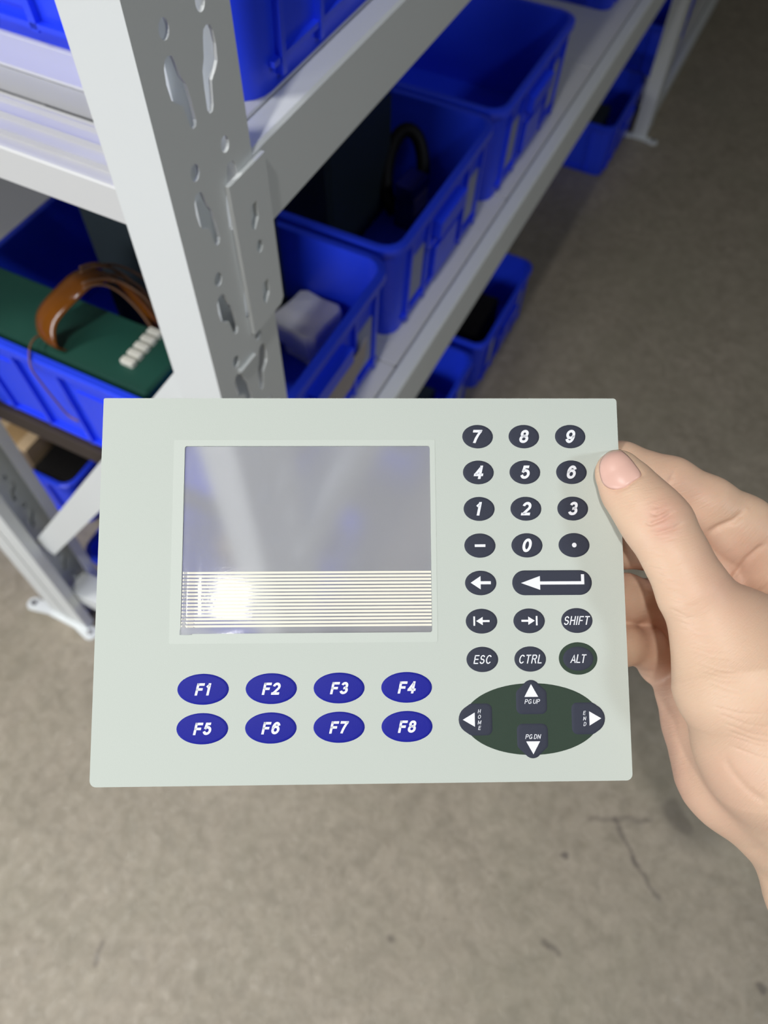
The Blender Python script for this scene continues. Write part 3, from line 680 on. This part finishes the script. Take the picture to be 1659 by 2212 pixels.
# cursor pad
cx_, cy_ = .8149, .6140
nav = dome(ellipse(U(cx_), V(cy_), .1275 * S, .0655 * S, 90), .00008, oval_m, 'cursor_oval', edge=.0005)
def hull(pts):
    pts = sorted(set((round(a, 7), round(b, 7)) for a, b in pts)); cr = lambda o, a, b: (a[0]-o[0])*(b[1]-o[1]) - (a[1]-o[1])*(b[0]-o[0])
    lo = []
    for p in pts:
        while len(lo) > 1 and cr(lo[-2], lo[-1], p) <= 0: lo.pop()
        lo.append(p)
    up = []
    for p in reversed(pts):
        while len(up) > 1 and cr(up[-2], up[-1], p) <= 0: up.pop()
        up.append(p)
    return lo[:-1] + up[:-1]
def lobe(dx, dy, tipr=.0175, w_=.0292, far=.0640):
    """rounded tip on the outside, rounded square end towards the middle"""
    ux, uy = dx, dy; vx, vy = -dy, dx; tx, ty = cx_ + dx * (.1375 if dx else 0), cy_ + dy * (.0715 if dy else 0)
    P = []
    tipr_ = .0165 if dy else .0260
    for a in np.linspace(0, 2*math.pi, 28, endpoint=False):
        P.append((tx - ux * tipr_ + tipr_ * math.cos(a), ty - uy * tipr_ + tipr_ * math.sin(a)))
    for s in (-1, 1):
        for dd in (.026, far - .012):
            for a in np.linspace(0, 2*math.pi, 20, endpoint=False):
                P.append((tx - ux * dd + vx * s * (w_ - .011) + .011 * math.cos(a), ty - uy * dd + vy * s * (w_ - .011) + .011 * math.sin(a)))
    return [(U(a), V(b)) for a, b in hull(P)][::-1]
for dx, dy, nm in ((0, -1, 'PG UP'), (0, 1, 'PG DN'), (-1, 0, 'HOME'), (1, 0, 'END')):
    k = dome(lobe(dx, dy), KH, key_m, 'cursor_key', nav, z=.00008, edge=.0012); zt = KH + .00012
    if dy:
        ty = cy_ + dy * .0715; b0 = ty - dy * .0310; tp = ty - dy * .0075
        xo = cx_ + (-.0005 if dy < 0 else .0005)
        flat([[(xo, tp), (xo + .0130, b0), (xo - .0130, b0)]], zt, nav)
        text(nm, U(cx_ + .001), V(b0 - dy * .0085), zt, .0085 * S, nav, wt=.135, gap=.13)
    else:
        tx = cx_ + dx * .1375; b0 = tx - dx * .0300; tp = tx - dx * .0075
        flat([[(tp, cy_), (b0, cy_ - .0130), (b0, cy_ + .0130)]], zt, nav)
        n_ = len(nm)
        for i, ch in enumerate(nm):
            text(ch, U(b0 - dx * .0088), V(cy_ + (i - (n_ - 1) / 2) * .0101), zt, .0072 * S, nav, wt=.135, shear=.2)

# ------------------------------------------------------------------ the hand
def Q(px, py, d): return np.array([(px - CX) * d / FPX, (py - CY) * d / FPX, d])
VOX = 0.0008
lo = np.array([.055, -.045, .225]); hi = np.array([.270, .300, .365])
dims = np.ceil((hi - lo) / VOX).astype(int) + 1
F = np.full(dims, 0.05, np.float32)
axs = [lo[i] + VOX * np.arange(dims[i]) for i in range(3)]
def region(pts, m):
    mn = np.maximum(((np.min(pts, 0) - m - lo) / VOX).astype(int), 0); mx = np.minimum(((np.max(pts, 0) + m - lo) / VOX).astype(int) + 2, dims)
    sl = tuple(slice(a, max(b, a)) for a, b in zip(mn, mx))
    g = np.meshgrid(*[axs[i][sl[i]].astype(np.float32) for i in range(3)], indexing='ij', sparse=True)
    return sl, g
def cone_d(g, a, b, ra, rb, fl=1.0, fdir=None):
    d = b - a; L2 = float(d @ d) + 1e-12
    px = g[0] - a[0]; py = g[1] - a[1]; pz = g[2] - a[2]
    t = np.clip((px * d[0] + py * d[1] + pz * d[2]) / L2, 0, 1)
    qx = px - t * d[0]; qy = py - t * d[1]; qz = (pz - t * d[2]) * fl
    return np.sqrt(qx * qx + qy * qy + qz * qz) - (ra + (rb - ra) * t)
def smin(a, b, k):
    h = np.clip(.5 + .5 * (b - a) / k, 0, 1); return b * (1 - h) + a * h - k * h * (1 - h)
def chain(nodes, k=.004, kin=.003, fl=1.0):
    """nodes: (px, py, depth, radius_px); returns own field merged into F with blend k"""
    P = [Q(*n[:3]) for n in nodes]; Rr = [n[3] * n[2] / FPX for n in nodes]
    sl, g = region(P, max(Rr) + 3 * k + .004)
    f = None
    for i in range(len(P) - 1):
        d = cone_d(g, P[i], P[i + 1], Rr[i], Rr[i + 1], fl)
        f = d if f is None else smin(f, d, kin)
    F[sl] = smin(F[sl], f.astype(np.float32), k)
# palm, heel and forearm (behind)
chain([(1690, 1225, .298, 84), (1780, 1430, .300, 120), (1830, 1640, .300, 150), (1905, 1880, .300, 150)], k=.006)
chain([(1655, 1330, .303, 84), (1700, 1480, .302, 110), (1760, 1660, .300, 140)], k=.012)
chain([(1590, 1440, .306, 80), (1600, 1560, .303, 100), (1700, 1700, .298, 130)], k=.010)
# heel of the hand on the little-finger side
chain([(1520, 1500, .306, 62), (1566, 1590, .300, 106), (1612, 1670, .294, 138), (1700, 1742, .290, 132), (1800, 1830, .290, 120)], k=.008)
chain([(1476, 1492, .313, 60), (1500, 1560, .311, 64), (1545, 1655, .304, 82)], k=.008)
# wrist and forearm
chain([(1830, 1745, .290, 170), (1866, 1905, .292, 206), (1990, 2110, .295, 235), (2160, 2340, .298, 250), (2330, 2650, .30, 270)], k=.014, fl=1.25)
# little finger
chain([(1560, 1485, .318, 56), (1475, 1455, .318, 56), (1430, 1432, .318, 48), (1392, 1396, .303, 44), (1345, 1393, .2935, 43), (1250, 1385, .2885, 40)], k=.0022)
# ring finger
chain([(1640, 1400, .312, 74), (1530, 1372, .320, 58), (1455, 1352, .318, 52), (1408, 1303, .308, 50), (1352, 1292, .2965, 50), (1220, 1275, .2880, 45)], k=.0022)
# middle finger
chain([(1680, 1290, .306, 80), (1560, 1240, .306, 62), (1445, 1188, .303, 54), (1345, 1172, .295, 52), (1200, 1150, .2880, 45)], k=.0025)
# index finger
chain([(1700, 1225, .296, 84), (1600, 1140, .294, 70), (1530, 1090, .292, 59), (1448, 1046, .2925, 57), (1340, 1008, .2915, 52), (1215, 1000, .2900, 45)], k=.0035)
# thumb web and thenar
chain([(1690, 1330, .283, 70), (1650, 1420, .272, 110), (1700, 1560, .268, 170)], k=.010)
chain([(1605, 1392, .262, 118), (1622, 1468, .258, 160), (1712, 1590, .262, 205), (1800, 1730, .275, 190)], k=.010)
# thumb
chain([(1336, 1022, .2712, 50), (1362, 1060, .2690, 58), (1398, 1103, .2645, 66), (1426, 1138, .2620, 70), (1462, 1205, .2590, 67), (1500, 1280, .2570, 75), (1560, 1370, .2580, 104), (1620, 1460, .262, 130)], k=.006, kin=.004, fl=1.12)
NAIL = [(1340, 971), (1318, 974), (1300, 990), (1294, 1012), (1300, 1040), (1312, 1053), (1331, 1057), (1351, 1051), (1369, 1038), (1385, 1025), (1372, 1003), (1357, 985)]
def groove(P, path, w_, depth, amp=0):
    w_ *= 1.25; depth *= 1.15
    """path of (px,py) -> distance in px; returns height"""
    d = np.full(len(P), 1e9)
    for a, b in zip(path[:-1], path[1:]):
        a = np.array(a, float); b = np.array(b, float); u = b - a; t = np.clip(((P - a) @ u) / (u @ u), 0, 1); d = np.minimum(d, np.linalg.norm(P - a - t[:, None] * u, axis=1))
    e0 = np.linalg.norm(P - np.array(path[0], float), axis=1); e1 = np.linalg.norm(P - np.array(path[-1], float), axis=1)
    return -depth * np.exp(-(d / w_) ** 2) * np.clip(np.minimum(e0, e1) / 22, 0, 1)
def skin_relief(V3, P, n):
    h = np.zeros(len(P)); front = np.clip(-n[:, 2] * 1.5, 0, 1); d = V3[:, 2]
    thumb = front * (d < .272)
    for path, w_, dp in (([(1385, 1123), (1405, 1133), (1432, 1122), (1462, 1102)], 3.4, .0006), ([(1398, 1108), (1418, 1112), (1440, 1100), (1456, 1088)], 3.2, .0004),
                         ([(1392, 1146), (1420, 1152), (1455, 1142), (1482, 1126)], 3.4, .0004), ([(1405, 1165), (1435, 1168), (1470, 1160)], 3, .00018), ([(1402, 1096), (1420, 1095), (1436, 1086)], 3, .0002)):
        h += groove(P, path, w_, dp) * thumb
    h += groove(P, [tuple(q) for q in NAIL[4:11]], 4.0, .0004) * thumb
    rng = np.random.RandomState(3)
    for i in range(26):                                   # fine skin folds across the thumb and its root
        t = i / 25; c = np.array([1395 + 190 * t, 1195 + 420 * t]) if i else np.array([1400, 1190.]); L = 60 + 70 * t
        c = c + rng.uniform(-6, 6, 2); a = rng.uniform(.10, .45); dv = np.array([math.cos(a), math.sin(a) * .6])
        p0 = c - dv * 10 - np.array([0, 6]); h += groove(P, [tuple(p0), tuple(c + dv * L * .5 + [0, 4]), tuple(c + dv * L)], 2.4, .00010 + .00006 * rng.rand()) * thumb
    back = front * (d >= .262)
    h += groove(P, [(1461, 1010), (1452, 1030), (1440, 1052)], 4, .0005) * back * (d > .272)
    h += groove(P, [(1615, 1100), (1585, 1125), (1550, 1140), (1520, 1160)], 6, .0009) * (d > .272)
    h += groove(P, [(1659, 1170), (1610, 1210), (1575, 1260), (1565, 1275)], 5, .0008) * (d > .266)
    h += groove(P, [(1565, 1250), (1610, 1275), (1659, 1262)], 5, .0005) * (d > .266)
    h += groove(P, [(1560, 1630), (1580, 1668), (1612, 1705), (1659, 1740)], 7, .0005) * front
    h += groove(P, [(1600, 1838), (1630, 1835), (1659, 1828)], 7, .0006) * front
    return h
def blush(V3, P, n):
    g = lambda x, y, r: np.exp(-((P[:, 0] - x) ** 2 + (P[:, 1] - y) ** 2) / r ** 2)
    b = .05 + .45 * g(1425, 1115, 38) + .3 * g(1440, 1150, 30) + .35 * g(1590, 1240, 110) + .25 * g(1320, 1060, 30)
    b += .35 * np.clip((V3[:, 2] - .280) / .02, 0, 1) * np.clip((1560 - P[:, 0]) / 120, 0, 1) + .25 * g(1560, 1720, 120) + .25 * g(1470, 1060, 70)
    return np.clip(b, 0, 1)
# surface nets
def surface_nets(F):
    s = F < 0; nx, ny, nz = F.shape
    acc = {}
    c = np.zeros((nx-1, ny-1, nz-1), np.uint8)
    for i in (0, 1):
        for j in (0, 1):
            for k in (0, 1): c += s[i:nx-1+i, j:ny-1+j, k:nz-1+k]
    act = np.argwhere((c > 0) & (c < 8)); n = len(act)
    idx = -np.ones(c.shape, np.int32); idx[tuple(act.T)] = np.arange(n)
    val = {}
    for i in (0, 1):
        for j in (0, 1):
            for k in (0, 1): val[i, j, k] = F[act[:, 0] + i, act[:, 1] + j, act[:, 2] + k].astype(float)
    sm = np.zeros((n, 3)); cnt = np.zeros(n)
    cs = [(i, j, k) for i in (0, 1) for j in (0, 1) for k in (0, 1)]
    for a in cs:
        for ax in range(3):
            if a[ax] == 0:
                b = list(a); b[ax] = 1; b = tuple(b); va, vb = val[a], val[b]; m = (va < 0) != (vb < 0)
                t = va[m] / (va[m] - vb[m]); p = np.tile(np.array(a, float), (m.sum(), 1)); p[:, ax] += t; sm[m] += p; cnt[m] += 1
    V_ = act + sm / cnt[:, None]
    faces = []
    for ax in range(3):
        sl0 = [slice(None)] * 3; sl1 = [slice(None)] * 3; sl0[ax] = slice(0, -1); sl1[ax] = slice(1, None)
        a = s[tuple(sl0)]; b = s[tuple(sl1)]; u, v = [q for q in range(3) if q != ax]
        e = np.argwhere(a != b); e = e[(e[:, u] > 0) & (e[:, v] > 0) & (e[:, u] < F.shape[u]-1) & (e[:, v] < F.shape[v]-1)]
        du = np.zeros(3, int); du[u] = 1; dv = np.zeros(3, int); dv[v] = 1
        q = [idx[tuple((e - o).T)] for o in (du + dv, dv, 0 * du, du)]
        inside = a[tuple(e.T)]
        if ax == 1: inside = ~inside
        f_ = np.stack(q, 1); f_[~inside] = f_[~inside][:, ::-1]; faces.append(f_)
    return V_ * VOX + lo, np.concatenate(faces)
def sample(P):
    q = (P - lo) / VOX; i = np.clip(np.floor(q).astype(int), 0, dims - 2); t = q - i; r = 0
    for a in (0, 1):
        for b in (0, 1):
            for c in (0, 1):
                w_ = (t[:, 0] if a else 1 - t[:, 0]) * (t[:, 1] if b else 1 - t[:, 1]) * (t[:, 2] if c else 1 - t[:, 2])
                r = r + w_ * F[i[:, 0] + a, i[:, 1] + b, i[:, 2] + c]
    return r
def grad(P, e=.0012):
    g = np.stack([sample(P + np.eye(3)[k] * e) - sample(P - np.eye(3)[k] * e) for k in range(3)], 1)
    return g / (np.linalg.norm(g, axis=1)[:, None] + 1e-9)
for ax_ in range(3):                                      # close the forearm where the modelled part ends
    for e_ in (slice(0, 3), slice(-3, None)):
        q_ = [slice(None)] * 3; q_[ax_] = e_; F[tuple(q_)] = np.maximum(F[tuple(q_)], .0006)
HV, HF = surface_nets(F)
for it in range(3):                                       # relax, then pull back on to the surface
    acc_ = np.zeros_like(HV); cn = np.zeros(len(HV))
    for a, b in ((0, 1), (1, 2), (2, 3), (3, 0)):
        np.add.at(acc_, HF[:, a], HV[HF[:, b]]); np.add.at(cn, HF[:, a], 1); np.add.at(acc_, HF[:, b], HV[HF[:, a]]); np.add.at(cn, HF[:, b], 1)
    HV = HV * .4 + .6 * acc_ / cn[:, None]
def subdivide(V_, Q_):
    e = np.concatenate([Q_[:, [0, 1]], Q_[:, [1, 2]], Q_[:, [2, 3]], Q_[:, [3, 0]]]); e.sort(axis=1)
    key = e[:, 0].astype(np.int64) * len(V_) + e[:, 1]; u, first, inv = np.unique(key, return_index=True, return_inverse=True)
    em = V_[e[first]].mean(1); fc = V_[Q_].mean(1); n0 = len(V_); n1 = n0 + len(em); m = len(Q_); inv = inv.ravel() + n0
    E = [inv[i*m:(i+1)*m] for i in range(4)]; F_ = np.arange(m) + n1
    q = [np.stack([Q_[:, i], E[i], F_, E[i-1]], 1) for i in range(4)]
    return np.concatenate([V_, em, fc]), np.concatenate(q)
HV, HF = subdivide(HV, HF)
nrm = grad(HV); HV = HV - nrm * (sample(HV)[:, None])
pxy = np.stack([CX + FPX * HV[:, 0] / HV[:, 2], CY + FPX * HV[:, 1] / HV[:, 2]], 1)
HV = HV + nrm * skin_relief(HV, pxy, nrm)[:, None]
hand_origin = campt(Q(1560, 1500, .27))
WV = (HV @ R.T) + CAM - hand_origin
me = bpy.data.meshes.new('hand'); me.vertices.add(len(WV)); me.vertices.foreach_set('co', WV.astype(np.float32).ravel())
me.loops.add(HF.size); me.loops.foreach_set('vertex_index', HF.astype(np.int32).ravel())
me.polygons.add(len(HF)); me.polygons.foreach_set('loop_start', np.arange(0, HF.size, 4, dtype=np.int32)); me.polygons.foreach_set('loop_total', np.full(len(HF), 4, np.int32))
me.update(calc_edges=True); me.validate()
at = me.attributes.new('blush', 'FLOAT', 'POINT'); at.data.foreach_set('value', blush(HV, pxy, nrm).astype(np.float32))
fa = me.attributes.new('fold', 'FLOAT_VECTOR', 'POINT')
al_ = (pxy @ np.array([.60, .80])) * .00016 + .006 * np.sin(pxy[:, 0] / 90); ac_ = (pxy @ np.array([.80, -.60])) * .00016
fa.data.foreach_set('vector', np.stack([al_ * 1250, ac_ * 170, HV[:, 2] * 120], 1).astype(np.float32).ravel())
skin = bpy.data.materials.new('skin'); skin.use_nodes = True; nt = skin.node_tree; b = nt.nodes['Principled BSDF']; NN = nt.nodes.new
b.inputs['Roughness'].default_value = .46; b.inputs['Specular IOR Level'].default_value = .38
b.inputs['Subsurface Weight'].default_value = .18; b.inputs['Subsurface Radius'].default_value = (1, .35, .2); b.inputs['Subsurface Scale'].default_value = .004
atn = NN('ShaderNodeAttribute'); atn.attribute_name = 'blush'; tcn = NN('ShaderNodeTexCoord'); no = NN('ShaderNodeTexNoise'); no.inputs['Scale'].default_value = 90; no.inputs['Detail'].default_value = 4
nt.links.new(tcn.outputs['Object'], no.inputs['Vector'])
mxa = NN('ShaderNodeMix'); mxa.data_type = 'RGBA'; mxa.inputs[6].default_value = srgb(219, 187, 160); mxa.inputs[7].default_value = srgb(208, 156, 138)
ad = NN('ShaderNodeMath'); ad.operation = 'MULTIPLY_ADD'; ad.inputs[1].default_value = .35; nt.links.new(no.outputs['Fac'], ad.inputs[0]); 
sb = NN('ShaderNodeMath'); sb.operation = 'SUBTRACT'; sb.inputs[1].default_value = .16; nt.links.new(atn.outputs['Fac'], sb.inputs[0]); nt.links.new(sb.outputs[0], ad.inputs[2]); ad.use_clamp = True
nt.links.new(ad.outputs[0], mxa.inputs[0]); nt.links.new(mxa.outputs[2], b.inputs['Base Color'])
vo = NN('ShaderNodeTexNoise'); vo.inputs['Scale'].default_value = 1500; vo.inputs['Detail'].default_value = 3; nt.links.new(tcn.outputs['Object'], vo.inputs['Vector'])
bpn = NN('ShaderNodeBump'); bpn.inputs['Strength'].default_value = .25; bpn.inputs['Distance'].default_value = .0003; nt.links.new(vo.outputs['Fac'], bpn.inputs['Height'])
fat = NN('ShaderNodeAttribute'); fat.attribute_name = 'fold'; fo = NN('ShaderNodeTexNoise'); fo.inputs['Scale'].default_value = 1.0; fo.inputs['Detail'].default_value = 3; fo.inputs['Roughness'].default_value = .55
nt.links.new(fat.outputs['Vector'], fo.inputs['Vector'])
bp2 = NN('ShaderNodeBump'); bp2.inputs['Strength'].default_value = .32; bp2.inputs['Distance'].default_value = .0005; nt.links.new(fo.outputs['Fac'], bp2.inputs['Height'])
nt.links.new(bpn.outputs[0], bp2.inputs['Normal']); nt.links.new(bp2.outputs[0], b.inputs['Normal'])
hand = link('hand', me, skin, smooth='all'); hand.location = hand_origin
tag(hand, 'bare right hand and forearm pinching the keypad panel with thumb in front', 'hand')
# thumb nail: a curved plate lying on the thumb surface
nail_m = mat('nail', srgb(222, 180, 166), 0.34, 0.4, noise=0.04, nscale=120)
NB = np.array(spl([(*q, 0) for q in NAIL] + [(*NAIL[0], 0)], 5))[:-1, :2]; nc = NB.mean(0); rings_ = 9; nn_ = len(NB); NPX = []
for k in range(rings_ + 1):
    for q in NB: NPX.append(nc + (q - nc) * (k / rings_ if k else .001))
NPX = np.array(NPX); dd = np.full(len(NPX), .240); dirs = np.stack([(NPX[:, 0] - CX) / FPX, (NPX[:, 1] - CY) / FPX, np.ones(len(NPX))], 1)
for it in range(90):
    sd = sample(dirs * dd[:, None]); dd = dd + np.clip(sd, -.001, .002) * .8
    dd = np.minimum(dd, .279)
SP = dirs * dd[:, None]; G = grad(SP, .002); top = []
rr__ = np.repeat(np.arange(rings_ + 1) / rings_, nn_)
lift = .00055 * (1 - rr__ ** 6) + .00005
TOP = SP + G * lift[:, None]; BOT = SP - G * .0006
vs = np.concatenate([TOP, BOT[-nn_:]]) @ R.T + CAM - hand_origin
fs = [(k*nn_+i, k*nn_+(i+1)%nn_, (k+1)*nn_+(i+1)%nn_, (k+1)*nn_+i) for k in range(rings_) for i in range(nn_)]
e0 = rings_ * nn_; fs += [(e0+i, e0+(i+1)%nn_, e0+nn_+(i+1)%nn_, e0+nn_+i) for i in range(nn_)]
MB().add([tuple(p) for p in vs], fs).build('thumb_nail', nail_m, hand, smooth='all')
